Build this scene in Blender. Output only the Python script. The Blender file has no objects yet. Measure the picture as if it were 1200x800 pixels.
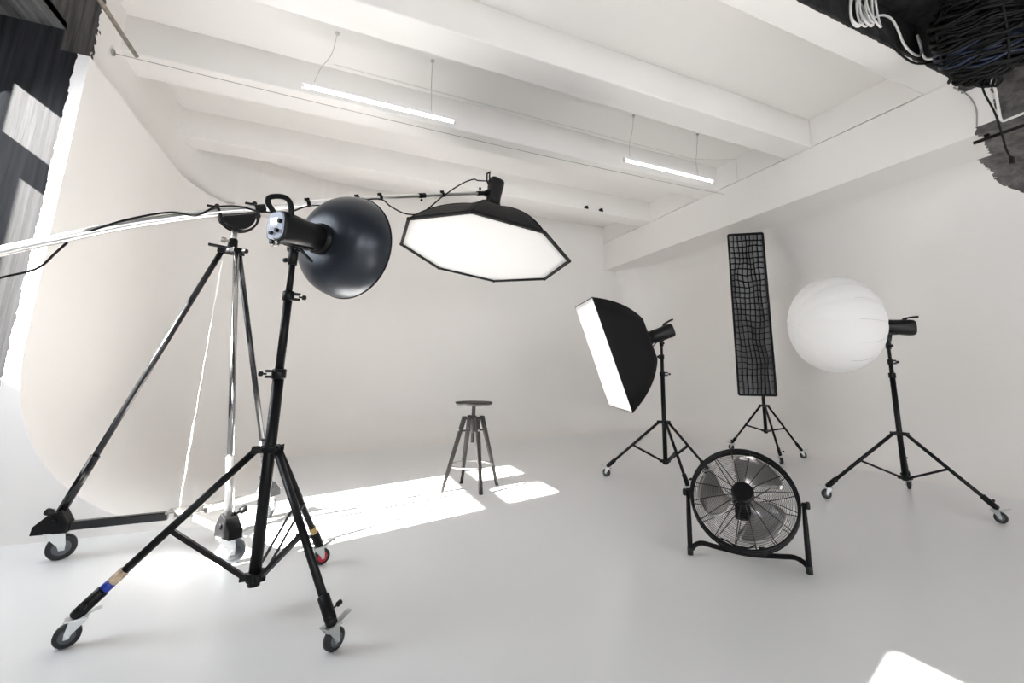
import bpy, bmesh, math, random
from mathutils import Vector as V, Matrix, noise
random.seed(7)
PI = math.pi
scene = bpy.context.scene
COL = scene.collection

# ------------------------------------------------------------------ materials
def mat(name, color, rough=.5, metal=0., spec=.5, bump=0., bscale=60., vary=0., vscale=6., emit=None, estr=0., trans=0., coat=0.):
    m = bpy.data.materials.new(name); m.use_nodes = True
    nt = m.node_tree; b = nt.nodes['Principled BSDF']
    b.inputs['Base Color'].default_value = (*color, 1)
    b.inputs['Roughness'].default_value = rough
    b.inputs['Metallic'].default_value = metal
    b.inputs['Specular IOR Level'].default_value = spec
    b.inputs['Coat Weight'].default_value = coat
    tc = nt.nodes.new('ShaderNodeTexCoord')
    if vary:
        n = nt.nodes.new('ShaderNodeTexNoise'); n.inputs['Scale'].default_value = vscale; n.inputs['Detail'].default_value = 5
        nt.links.new(tc.outputs['Object'], n.inputs['Vector'])
        r = nt.nodes.new('ShaderNodeValToRGB')
        r.color_ramp.elements[0].position = .3; r.color_ramp.elements[1].position = .7
        r.color_ramp.elements[0].color = (*[c*(1-vary) for c in color], 1)
        r.color_ramp.elements[1].color = (*[min(1, c*(1+vary)) for c in color], 1)
        nt.links.new(n.outputs['Fac'], r.inputs['Fac']); nt.links.new(r.outputs['Color'], b.inputs['Base Color'])
    if bump:
        n2 = nt.nodes.new('ShaderNodeTexNoise'); n2.inputs['Scale'].default_value = bscale; n2.inputs['Detail'].default_value = 4
        nt.links.new(tc.outputs['Object'], n2.inputs['Vector'])
        bp = nt.nodes.new('ShaderNodeBump'); bp.inputs['Strength'].default_value = bump; bp.inputs['Distance'].default_value = .01
        nt.links.new(n2.outputs['Fac'], bp.inputs['Height']); nt.links.new(bp.outputs['Normal'], b.inputs['Normal'])
    if emit:
        b.inputs['Emission Color'].default_value = (*emit, 1); b.inputs['Emission Strength'].default_value = estr
    if trans:
        out = nt.nodes['Material Output']; tr = nt.nodes.new('ShaderNodeBsdfTranslucent'); tr.inputs['Color'].default_value = (*color, 1)
        mx = nt.nodes.new('ShaderNodeMixShader'); mx.inputs['Fac'].default_value = trans
        nt.links.new(b.outputs[0], mx.inputs[1]); nt.links.new(tr.outputs[0], mx.inputs[2]); nt.links.new(mx.outputs[0], out.inputs['Surface'])
    return m

def two_paint(name, ca, cb, build_mask, ra=.6, rb=.6, streak=None, bump_b=.6, lo=.45, hi=1.6):
    """paint ca / cb chosen by a mask in object space (a ragged paint edge)."""
    m = bpy.data.materials.new(name); m.use_nodes = True
    nt = m.node_tree; b = nt.nodes['Principled BSDF']
    N = nt.nodes.new; L = nt.links.new
    tc = N('ShaderNodeTexCoord'); sx = N('ShaderNodeSeparateXYZ'); L(tc.outputs['Object'], sx.inputs[0])
    ns = N('ShaderNodeTexNoise'); ns.inputs['Scale'].default_value = 22; ns.inputs['Detail'].default_value = 6; L(tc.outputs['Object'], ns.inputs['Vector'])
    def math_(op, a, c):
        k = N('ShaderNodeMath'); k.operation = op
        for i, v in ((0, a), (1, c)):
            if isinstance(v, (int, float)): k.inputs[i].default_value = v
            else: L(v, k.inputs[i])
        return k.outputs[0]
    jit = math_('MULTIPLY', math_('SUBTRACT', ns.outputs['Fac'], .5), .09)
    mask = build_mask(sx.outputs['X'], sx.outputs['Y'], sx.outputs['Z'], jit, math_)
    # streaky / blotchy second paint
    mp = N('ShaderNodeMapping'); mp.inputs['Scale'].default_value = streak or (4, 4, 4); L(tc.outputs['Object'], mp.inputs['Vector'])
    n2 = N('ShaderNodeTexNoise'); n2.inputs['Scale'].default_value = 3; n2.inputs['Detail'].default_value = 7; n2.inputs['Roughness'].default_value = .65; L(mp.outputs[0], n2.inputs['Vector'])
    rp = N('ShaderNodeValToRGB'); rp.color_ramp.elements[0].position = .35; rp.color_ramp.elements[1].position = .68
    rp.color_ramp.elements[0].color = (*[c*lo for c in cb], 1); rp.color_ramp.elements[1].color = (*[c*hi for c in cb], 1)
    L(n2.outputs['Fac'], rp.inputs['Fac'])
    mx = N('ShaderNodeMix'); mx.data_type = 'RGBA'; L(mask, mx.inputs[0]); mx.inputs[6].default_value = (*ca, 1); L(rp.outputs['Color'], mx.inputs[7])
    L(mx.outputs[2], b.inputs['Base Color']); b.inputs['Roughness'].default_value = ra; b.inputs['Specular IOR Level'].default_value = .25
    hp = N('ShaderNodeMath'); hp.operation = 'MULTIPLY'; L(n2.outputs['Fac'], hp.inputs[0]); L(mask, hp.inputs[1])
    bp = N('ShaderNodeBump'); bp.inputs['Strength'].default_value = bump_b; bp.inputs['Distance'].default_value = .02
    L(hp.outputs[0], bp.inputs['Height']); L(bp.outputs['Normal'], b.inputs['Normal'])
    return m

WHITE = (.825, .800, .775)
M = {}
M['paint'] = mat('white_wall_paint', WHITE, .62, spec=.25, bump=.04, bscale=9, vary=.012, vscale=1.2)
M['ceil'] = mat('white_ceiling_paint', (.83, .808, .783), .75, spec=.2, bump=.12, bscale=14, vary=.015, vscale=2)
M['black'] = mat('black_powder_coat', (.0045, .0045, .005), .42, spec=.22)
M['gloss_black'] = mat('glossy_black_tube', (.009, .009, .010), .22, spec=.5)
M['plastic'] = mat('black_plastic', (.005, .005, .0055), .42, spec=.3, bump=.05, bscale=300)
M['rubber'] = mat('black_rubber', (.010, .012, .012), .6)
M['grey_rubber'] = mat('grey_rubber', (.09, .10, .11), .5)
M['zinc'] = mat('zinc_plate', (.55, .57, .57), .32, metal=.9)
M['chrome'] = mat('polished_chrome', (.42, .42, .42), .14, metal=1)
M['alu'] = mat('brushed_aluminium', (.80, .79, .78), .28, metal=1)
M['steel'] = mat('dull_steel', (.45, .44, .42), .35, metal=1)
M['dark_steel'] = mat('dark_wire', (.03, .03, .032), .4, metal=.3)
M['fabric_black'] = mat('black_softbox_cloth', (.007, .007, .0075), .6, spec=.18, bump=.25, bscale=25)
M['fabric_white'] = mat('white_diffuser_cloth', (.80, .80, .80), .8, spec=.1, bump=.05, bscale=6, trans=.12)
M['strip_inner'] = mat('grey_inner_diffuser', (.42, .42, .42), .8, spec=.1)  # white cloth, the fabric grid's shade is put into its colour
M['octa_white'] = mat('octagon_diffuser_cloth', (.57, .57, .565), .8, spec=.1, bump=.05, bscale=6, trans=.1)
M['lantern'] = mat('lantern_cloth', (.96, .955, .945), .75, spec=.15, bump=.1, bscale=5, trans=.45)
M['seam'] = mat('lantern_seam', (.62, .61, .60), .8)
M['dish'] = mat('blue_black_dish', (.030, .036, .046), .33, metal=.35, spec=.5)
M['dish_in'] = mat('dish_white_inside', (.85, .85, .84), .5)
M['panel'] = mat('grey_blue_panel', (.33, .36, .44), .4, vary=.15, vscale=90)
M['lcd'] = mat('lit_display', (.9, .92, 1), .3, emit=(.92, .95, 1), estr=.8)
M['wood'] = mat('dark_stained_wood', (.016, .014, .013), .5, spec=.3, vary=.35, vscale=14)
M['iron'] = mat('cast_iron', (.02, .02, .02), .5, metal=.3)
M['cable'] = mat('black_cable', (.006, .006, .006), .55, spec=.2)
M['blue_cable'] = mat('navy_cable', (.010, .018, .042), .45)
M['white_cable'] = mat('white_cable', (.78, .77, .74), .5)
M['grey_cord'] = mat('grey_cord', (.36, .35, .33), .6)
M['pale_cord'] = mat('pale_cord', (.55, .535, .515), .6)
M['rope'] = mat('white_strap', (.85, .84, .82), .8)
M['tape_tan'] = mat('tan_tape', (.50, .38, .27), .6, vary=.4, vscale=60)
M['tape_blue'] = mat('blue_tape', (.012, .035, .32), .4)
M['brass'] = mat('brass_collar', (.62, .45, .2), .35, metal=.8)
M['red'] = mat('red_plastic', (.5, .02, .04), .4)
M['blade'] = mat('fan_blade_metal', (.42, .40, .39), .3, metal=.85)
M['tube'] = mat('lit_tube', (1, 1, 1), .4, emit=(1, .98, .95), estr=3.2)
M['lamp_white'] = mat('lamp_housing', (.82, .81, .80), .5)
M['pipe'] = mat('old_painted_pipe', (.26, .225, .19), .5, metal=.4, vary=.3, vscale=20)
M['frame'] = mat('white_window_frame', (.75, .75, .74), .4)
M['red_brick'] = mat('red_edge', (.2, .1, .09), .8)

# floor: glossy white epoxy with scuffs
def floor_mat():
    m = bpy.data.materials.new('glossy_white_floor'); m.use_nodes = True
    nt = m.node_tree; b = nt.nodes['Principled BSDF']; N = nt.nodes.new; L = nt.links.new
    tc = N('ShaderNodeTexCoord')
    b.inputs['Base Color'].default_value = (.735, .732, .73, 1); b.inputs['Roughness'].default_value = .28
    b.inputs['Specular IOR Level'].default_value = .5
    n2 = N('ShaderNodeTexNoise'); n2.inputs['Scale'].default_value = 3.0; n2.inputs['Detail'].default_value = 3; L(tc.outputs['Object'], n2.inputs['Vector'])
    bp = N('ShaderNodeBump'); bp.inputs['Strength'].default_value = .02; bp.inputs['Distance'].default_value = .02
    L(n2.outputs['Fac'], bp.inputs['Height']); L(bp.outputs['Normal'], b.inputs['Normal'])
    return m
M['floor'] = floor_mat()

BLACKP = (.022, .022, .025)
CONC = (.115, .108, .105)
def mask_left_end(x, y, z, j, m):       # black paint left of the cyclorama's end
    return m('LESS_THAN', m('ADD', x, m('MULTIPLY', j, .35)), -1.668)
def mask_left_beam(x, y, z, j, m):      # black paint up to the cyclorama
    return m('LESS_THAN', m('ADD', y, m('MULTIPLY', j, 2.2)), 3.95)
def mask_ceiling(x, y, z, j, m):
    return m('LESS_THAN', m('ADD', y, m('MULTIPLY', j, .3)), 1.69)
def mask_drop(x, y, z, j, m):
    yy = m('ADD', y, m('MULTIPLY', j, 1.0))
    top = m('MULTIPLY', m('GREATER_THAN', z, 3.26), .2)
    low = m('MULTIPLY', m('LESS_THAN', z, 2.93), .15)
    deep = m('MULTIPLY', m('MAXIMUM', m('SUBTRACT', x, 4.6), 0), .26)
    return m('LESS_THAN', yy, m('ADD', m('ADD', m('ADD', top, low), deep), 1.47))
def mask_right(x, y, z, j, m):
    a = m('LESS_THAN', m('ADD', y, j), 1.83)
    b_ = m('GREATER_THAN', m('ADD', z, m('MULTIPLY', j, .8)), m('ADD', m('MULTIPLY', m('SUBTRACT', y, 1.83), 1.0), 2.71))
    return m('MULTIPLY', a, b_)
M['left_end'] = two_paint('black_planks_white_edge', WHITE, (.010, .010, .0115), mask_left_end, streak=(9, 1, .35), ra=.7, bump_b=.1, lo=.0, hi=1.9)
M['left_beam'] = two_paint('left_beam_paint', WHITE, (.035, .034, .035), mask_left_beam, streak=(1, 6, .6), lo=.2, hi=2.4)
M['ceiling2'] = two_paint('ceiling_white_and_black', (.83, .81, .785), (.03, .029, .029), mask_ceiling, streak=(3, 3, 3))
M['drop'] = two_paint('drop_beam_paint', WHITE, CONC, mask_drop, streak=(3, 3, 3))
M['right'] = two_paint('right_wall_paint', WHITE, CONC, mask_right, streak=(3, 3, 3))
M['black_wall'] = mat('black_wall', (.02, .02, .022), .6, bump=.3, bscale=20, vary=.4, vscale=5)
M['soffit'] = two_paint('black_soffit', WHITE, (.05, .049, .049), lambda x, y, z, j, m: m('LESS_THAN', x, 99), streak=(7, .5, 1), lo=.2, hi=2.2)

# ------------------------------------------------------------------ mesh helpers
class MB:
    def __init__(s): s.v = []; s.f = []; s.smooth = []
    def add(s, vs, fs, smooth=False):
        o = len(s.v); s.v += [V(p) for p in vs]
        for f in fs: s.f.append([i+o for i in f]); s.smooth.append(smooth)
        return s
    def box(s, c, size, rot=None):
        c = V(c); h = V(size)/2; vs = []
        for x in (-1, 1):
            for y in (-1, 1):
                for z in (-1, 1):
                    p = V((x*h.x, y*h.y, z*h.z)); vs.append(c + (rot @ p if rot else p))
        return s.add(vs, [(0,1,3,2),(4,6,7,5),(0,4,5,1),(2,3,7,6),(0,2,6,4),(1,5,7,3)])
    def bar(s, p0, p1, w, t, up=(0,0,1)):
        p0, p1 = V(p0), V(p1); a = (p1-p0); L = a.length
        return s.box((p0+p1)/2, (L, w, t), frame_x(a, up))
    def cyl(s, p0, p1, r0, r1=None, n=16, cap=True):
        r1 = r0 if r1 is None else r1
        return s.lathe(p0, V(p1)-V(p0), [(0, r0), ((V(p1)-V(p0)).length, r1)], n, cap)
    def lathe(s, o, axis, prof, n=24, cap=True, smooth=True):
        """prof: list of (distance along axis, radius)."""
        o = V(o); R = frame_z(axis); vs = []; fs = []
        for d, r in prof:
            for k in range(n):
                a = 2*PI*k/n; vs.append(o + R @ V((r*math.cos(a), r*math.sin(a), d)))
        for i in range(len(prof)-1):
            for k in range(n):
                k2 = (k+1) % n
                fs.append((i*n+k, i*n+k2, (i+1)*n+k2, (i+1)*n+k))
        s.add(vs, fs, smooth)
        if cap:
            m = len(vs)
            base = len(s.v)-m
            s.f.append([base+k for k in reversed(range(n))]); s.smooth.append(False)
            s.f.append([base+(len(prof)-1)*n+k for k in range(n)]); s.smooth.append(False)
        return s
    def ring(s, c, axis, R, r, n=48, m=8):
        c = V(c); F = frame_z(axis)
        path = [c + F @ V((R*math.cos(2*PI*k/n), R*math.sin(2*PI*k/n), 0)) for k in range(n)]
        return s.tube(path, r, m, closed=True)
    def tube(s, path, r, m=8, closed=False):
        path = [V(p) for p in path]; n = len(path); vs = []; fs = []
        rr = r if isinstance(r, (list, tuple)) else [r]*n
        t0 = (path[1]-path[0]).normalized(); nrm = t0.orthogonal().normalized()
        for i in range(n):
            if closed: t = path[(i+1) % n]-path[i-1]
            else: t = path[min(i+1, n-1)]-path[max(i-1, 0)]
            t.normalize(); nrm = (nrm - t*nrm.dot(t)).normalized(); b = t.cross(nrm)
            for k in range(m):
                a = 2*PI*k/m; vs.append(path[i] + (nrm*math.cos(a)+b*math.sin(a))*rr[i])
        for i in range(n if closed else n-1):
            j = (i+1) % n
            for k in range(m):
                k2 = (k+1) % m; fs.append((i*m+k, i*m+k2, j*m+k2, j*m+k))
        base = len(s.v); s.add(vs, fs, True)
        if not closed:
            s.f.append([base+k for k in reversed(range(m))]); s.smooth.append(False)
            s.f.append([base+(n-1)*m+k for k in range(m)]); s.smooth.append(False)
        return s
    def sphere(s, c, r, n=12, sc=(1,1,1)):
        c = V(c); vs = []; fs = []; h = n//2+1
        for i in range(h+1):
            ph = PI*i/h
            for k in range(n):
                a = 2*PI*k/n; vs.append(c+V((r*sc[0]*math.sin(ph)*math.cos(a), r*sc[1]*math.sin(ph)*math.sin(a), r*sc[2]*math.cos(ph))))
        for i in range(h):
            for k in range(n):
                k2 = (k+1) % n; fs.append((i*n+k, (i+1)*n+k, (i+1)*n+k2, i*n+k2))
        return s.add(vs, fs, True)
    def prism(s, poly, d):
        """polygon (3-D points) extruded by vector d"""
        n = len(poly); d = V(d); vs = [V(p) for p in poly]+[V(p)+d for p in poly]
        fs = [tuple(reversed(range(n))), tuple(range(n, 2*n))]+[(i, (i+1) % n, n+(i+1) % n, n+i) for i in range(n)]
        return s.add(vs, fs)

def frame_z(axis):
    z = V(axis).normalized(); x = V((0,0,1)).cross(z)
    if x.length < 1e-4: x = V((1,0,0))
    x.normalize(); y = z.cross(x)
    return Matrix((x, y, z)).transposed()
def frame_x(axis, up=(0,0,1)):
    x = V(axis).normalized(); y = V(up).cross(x)
    if y.length < 1e-4: y = V((0,1,0))
    y.normalize(); z = x.cross(y)
    return Matrix((x, y, z)).transposed()
def spline(pts, seg=8):
    pts = [V(p) for p in pts]; out = []
    P = [pts[0]*2-pts[1]]+pts+[pts[-1]*2-pts[-2]]
    for i in range(1, len(P)-2):
        for k in range(seg):
            t = k/seg; a, b, c, d = P[i-1], P[i], P[i+1], P[i+2]
            out.append(.5*((2*b)+(c-a)*t+(2*a-5*b+4*c-d)*t*t+(3*b-a-3*c+d)*t*t*t))
    out.append(pts[-1]); return out

def obj(name, mb, m, parent=None, bevel=0., solid=0.):
    root = parent
    while root is not None and root.parent is not None: root = root.parent
    off = root.location.copy() if root is not None else V((0,0,0))
    me = bpy.data.meshes.new(name)
    me.from_pydata([tuple(p-off) for p in mb.v], [], mb.f)
    bm = bmesh.new(); bm.from_mesh(me); bmesh.ops.recalc_face_normals(bm, faces=bm.faces); bm.to_mesh(me); bm.free()
    for p, sm in zip(me.polygons, mb.smooth): p.use_smooth = sm
    me.materials.append(M[m] if isinstance(m, str) else m)
    o = bpy.data.objects.new(name, me); COL.objects.link(o)
    if parent is not None: o.parent = parent
    if solid:
        k = o.modifiers.new('solid', 'SOLIDIFY'); k.thickness = solid; k.offset = 0
    if bevel:
        k = o.modifiers.new('bevel', 'BEVEL'); k.width = bevel; k.segments = 2; k.limit_method = 'ANGLE'; k.angle_limit = math.radians(50)
    return o
def tag(o, label, cat, group=None):
    o['label'] = label; o['category'] = cat
    if group: o['group'] = group
    return o
def thing(name, label, cat, loc, group=None):
    o = bpy.data.objects.new(name, None); COL.objects.link(o); o.location = V(loc); o.empty_display_size = .1
    return tag(o, label, cat, group)
def struct(name, mb, m, parent=None, **k):
    o = obj(name, mb, m, parent, **k)
    if parent is None: o['kind'] = 'structure'
    return o

# ------------------------------------------------------------------ the room
XL, YB, XR = -1.605, 7.17, 5.55         # faces of the cyclorama
Y0 = 3.61                               # where the cyclorama begins on the left
ZC, ZB, ZW = 3.72, 3.40, 2.92           # ceiling slab, beam undersides, top of the white wall
XD, ZD = 4.51, 2.87                     # dropped beam on the right
XB_ = -1.745
XW = -2.30                              # window wall
YF = -3.6                               # wall behind the photographer
XE = 5.55

mb = MB(); mb.add([(XW-.3, YF-.3, 0), (XE+.3, YF-.3, 0), (XE+.3, YB+.3, 0), (XW-.3, YB+.3, 0)], [(0,1,2,3)])
mb.prism([(XW-.3, YF-.3, -.2), (XE+.3, YF-.3, -.2), (XE+.3, YB+.3, -.2), (XW-.3, YB+.3, -.2)], (0,0,.19))
struct('floor', mb, 'floor')

# cyclorama: plan line + cove radius, swept
def plan():
    pts = []                            # (x, y, inward nx, ny, cove radius, tag, top, top cove)
    RL, RR = 1.72, .9
    for k in range(9): pts.append((XL, Y0+(YB-RL-Y0)*k/8, 1, 0, 1.07, 'L', ZW, 0))
    for k in range(1, 21):
        a = PI-(PI/2)*k/20
        pts.append((XL+RL+RL*math.cos(a), YB-RL+RL*math.sin(a), -math.cos(a), -math.sin(a), 1.07, 'B', ZW, 0))
    xa, xb = XL+RL, XR-RR
    for k in range(1, 17):
        t = k/16; pts.append((xa+(xb-xa)*t, YB, 0, -1, 1.07-.69*t, 'B', ZC, 0))
    for k in range(1, 15):
        a = PI/2-(PI/2)*k/14
        pts.append((XR-RR+RR*math.cos(a), YB-RR+RR*math.sin(a), -math.cos(a), -math.sin(a), .38, 'B', ZD+.004, min(1, k/5)*.55))
    for k in range(1, 13): pts.append((XR, YB-RR+(1.0-(YB-RR))*k/12, -1, 0, .38, 'R', ZD+.004, .55))
    return pts
def cove(R, t, p=2.2):
    a = t*PI/2
    return R*(1-math.sin(a)**(2/p)) if t > 0 else R, R*(1-max(0, math.cos(a))**(2/p)) if t < 1 else R
def sweep(pts, top=None):
    mb = MB(); prof = [('c', (k/28)**1.25) for k in range(29)]+[('w', k/6) for k in range(1, 7)]+[('t', k/10) for k in range(1, 11)]
    vs = []; fs = []; n = len(prof)
    for x, y, nx, ny, R, _, zt, tc in pts:
        zt = top or zt
        for kind, t in prof:
            if kind == 'c':
                ins, z = cove(R, t)
            elif kind == 'w': ins = 0; z = R+(zt-tc-R)*t
            else:
                a = t*PI/2; ins = tc*(1-math.cos(a)); z = zt-tc+tc*math.sin(a)
            vs.append((x+nx*ins, y+ny*ins, z))
    for i in range(len(pts)-1):
        for k in range(n-1):
            if len({tuple(round(c, 5) for c in vs[q]) for q in (i*n+k, (i+1)*n+k, (i+1)*n+k+1, i*n+k+1)}) == 4:
                fs.append((i*n+k, (i+1)*n+k, (i+1)*n+k+1, i*n+k+1))
    mb.add(vs, fs, True); return mb
PL = plan()
iL = [i for i, p in enumerate(PL) if p[5] == 'L']; iR = [i for i, p in enumerate(PL) if p[5] == 'R']
mbL = sweep(PL[:iL[-1]+1])
# end face of the left wall with its arc, facing the camera, and the top and rear of the panel
arc = [(XL+i_, Y0, z_) for i_, z_ in (cove(1.07, (k/28)**1.25) for k in range(29))]
xo = -1.668
poly = [(xo, Y0, 0)]+arc+[(XL, Y0, ZW), (xo, Y0, ZW)]
mbL.add(poly, [tuple(range(len(poly)))])
mbL.add([(xo, Y0, ZW), (XL, Y0, ZW), (XL, YB, ZW), (xo, YB, ZW)], [(0,1,2,3)])
mbL.add([(xo, Y0, 0), (xo, Y0, ZW), (xo, YB, ZW), (xo, YB, 0)], [(0,1,2,3)])
struct('wall_left', mbL, 'paint')
kc = iL[-1]+20
mbB = sweep(PL[iL[-1]:kc+1]); flat = PL[kc:iR[0]]; flat[0] = flat[0][:6]+(ZC, 0); f2 = sweep(flat); mbB.add(f2.v, f2.f, True)
ex, ey, e0, e1 = XL+1.72, YB-1.72, 1.72-(XB_-XL), 1.72       # above the wall top the corner starts from the beam face
low = [(ex-1.72*math.cos(k/20*PI/2), ey+1.72*math.sin(k/20*PI/2)) for k in range(21)]
upp = [(ex-e0*math.cos(k/20*PI/2), ey+e1*math.sin(k/20*PI/2)) for k in range(21)]
for k in range(20):
    mbB.add([(*upp[k], ZW-.01), (*upp[k+1], ZW-.01), (*upp[k+1], ZC), (*upp[k], ZC)], [(0,1,2,3)], True)
    mbB.add([(*low[k], ZW), (*low[k+1], ZW), (*upp[k+1], ZW), (*upp[k], ZW)], [(0,1,2,3)])
mbB.prism([(-2.6, YB+.02, -.1), (XR+.4, YB+.02, -.1), (XR+.4, YB+.02, ZC+.2), (-2.6, YB+.02, ZC+.2)], (0,.2,0))
struct('wall_back', mbB, 'paint')
mbR = sweep(PL[iR[0]-1:])
mbR.box((XR+.13, (YF+YB)/2, 1.9), (.2, YB-YF+.4, 4.0))
mbR.add([(XR, YF, 0), (XR, 1.0, 0), (XR, 1.0, ZC), (XR, YF, ZC)], [(0,1,2,3)])
struct('wall_right', mbR, 'right')

# ceiling slab, crossbeams, the two long beams
mb = MB(); mb.prism([(XW-.4, YF-.4, ZC), (XE+.4, YF-.4, ZC), (XE+.4, YB+.4, ZC), (XW-.4, YB+.4, ZC)], (0,0,.2))
struct('ceiling', mb, 'ceiling2')
XB = -1.745
for i, (ya, yb) in enumerate(((1.67, 1.915), (2.955, 3.27), (4.285, 4.65), (5.725, 6.04))):
    mb = MB(); mb.prism([(XB-.02, ya, ZB), (XD+.02, ya, ZB), (XD+.02, ya, ZC+.02), (XB-.02, ya, ZC+.02)], (0, yb-ya, 0))
    struct('trim_%d' % (i+1), mb, 'ceiling2' if i == 0 else 'ceil', bevel=.012)
for i, (ya, yb) in enumerate(((.40, .66), (-.9, -.6), (-2.2, -1.9))):
    mb = MB(); mb.prism([(XB-.02, ya, ZB), (XD+.02, ya, ZB), (XD+.02, ya, ZC+.02), (XB-.02, ya, ZC+.02)], (0, yb-ya, 0))
    struct('trim_%d' % (i+8), mb, 'ceiling2')
mb = MB()
mb.prism([(XB, Y0-.0, 2.90), (XB-.59, Y0, 2.90), (XB-.59, Y0, ZC+.02), (XB, Y0, ZC+.02)], (0, YB-Y0+.05, 0))
mb.prism([(XB, YF, 3.07), (XB-.59, YF, 3.07), (XB-.59, YF, ZC+.02), (XB, YF, ZC+.02)], (0, Y0-YF, 0))
struct('trim_5', mb, 'left_beam')
mb = MB()                               # the joint of the crossbeams runs along it as a thin open crack
for xa, za, zb_ in ((XD, ZD, ZB-.006), (XD+.02, ZB-.01, ZB+.01), (XD, ZB+.005, ZC+.02)):
    mb.prism([(xa, YF, za), (XR+.1, YF, za), (XR+.1, YF, zb_), (xa, YF, zb_)], (0, YB-YF+.02, 0))
struct('trim_6', mb, 'drop')
# alcove on the left: dark soffit, black end wall, window wall
mb = MB(); mb.box(((XW+XB)/2-.02, (YF+Y0)/2, 3.09), (XB-XW+.04, Y0-YF, .05))
struct('trim_7', mb, 'soffit')
mb = MB(); mb.prism([(XW-.3, Y0-.002, -.02), (-1.66, Y0-.002, -.02), (-1.66, Y0-.002, ZW), (XB-.004, Y0-.002, ZW), (XB-.004, Y0-.002, 3.10), (XW-.3, Y0-.002, 3.10)], (0, .3, 0))
struct('wall_alcove', mb, 'left_end')

WIN = [(2.20, 3.50, 1.31, 2.965), (-1.46, -.22, 2.60, 3.055)]
WIN.sort()
Z2, Z3 = 2.44, 2.60
mb = MB(); TW = .05
ys = [YF-.3]
for a, b, zl, Z4 in WIN: ys += [a, b]
ys += [YB+.3]
for k in range(0, len(ys), 2): mb.box((XW-TW/2, (ys[k]+ys[k+1])/2, 1.6), (TW, ys[k+1]-ys[k], 3.3))
for a, b, zl, Z4 in WIN:
    mb.box((XW-TW/2, (a+b)/2, zl/2), (TW, b-a, zl)); mb.box((XW-TW/2, (a+b)/2, (Z4+3.25)/2), (TW, b-a, 3.25-Z4))
struct('wall_window_side', mb, 'black_wall')
for i, (a, b, zl, Z4) in enumerate(WIN):
    f = MB(); x = XW-.02
    f.box((x, (a+b)/2, Z4-.01), (.04, b-a, .02)); f.box((x, (a+b)/2, zl+.01), (.04, b-a, .02))
    f.box((x, a+.01, (zl+Z4)/2), (.04, .02, Z4-zl)); f.box((x, b-.01, (zl+Z4)/2), (.04, .02, Z4-zl))
    f.box((x, (a+b)/2-.03, (Z3+Z4)/2), (.04, .30, Z4-Z3))
    if zl < Z2:
        f.box((x, (a+b)/2, (Z2+Z3)/2), (.04, b-a, Z3-Z2)); f.box((x, (a+b)/2, (zl+Z2)/2), (.04, .035, Z2-zl)); f.box((x, b-.03, (zl+Z2)/2), (.04, .06, Z2-zl))
    struct('window_%d' % (i+1), f, 'frame')
# wall behind the photographer with three unseen windows, added for fill light
FW = [(-1.5, .6), (1.2, 3.2), (3.7, 5.2)]
mb = MB(); xs = [XW-.3]
for a, b in FW: xs += [a, b]
xs += [XE+.3]
for k in range(0, len(xs), 2): mb.box(((xs[k]+xs[k+1])/2, YF-.15, 1.9), (xs[k+1]-xs[k], .3, 4.0))
for a, b in FW:
    mb.box(((a+b)/2, YF-.15, .35), (b-a, .3, .7)); mb.box(((a+b)/2, YF-.15, 3.4), (b-a, .3, 1.0))
struct('wall_front', mb, 'black_wall')
for i, (a, b) in enumerate(FW):
    f = MB(); y = YF-.06
    for q in (a+.03, (a+b)/2, b-.03): f.box((q, y, 1.8), (.06, .06, 2.2))
    for q in (.73, 2.2, 2.87): f.box(((a+b)/2, y, q), (b-a, .05, .06))
    struct('window_%d' % (i+1+len(WIN)), f, 'frame')

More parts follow.
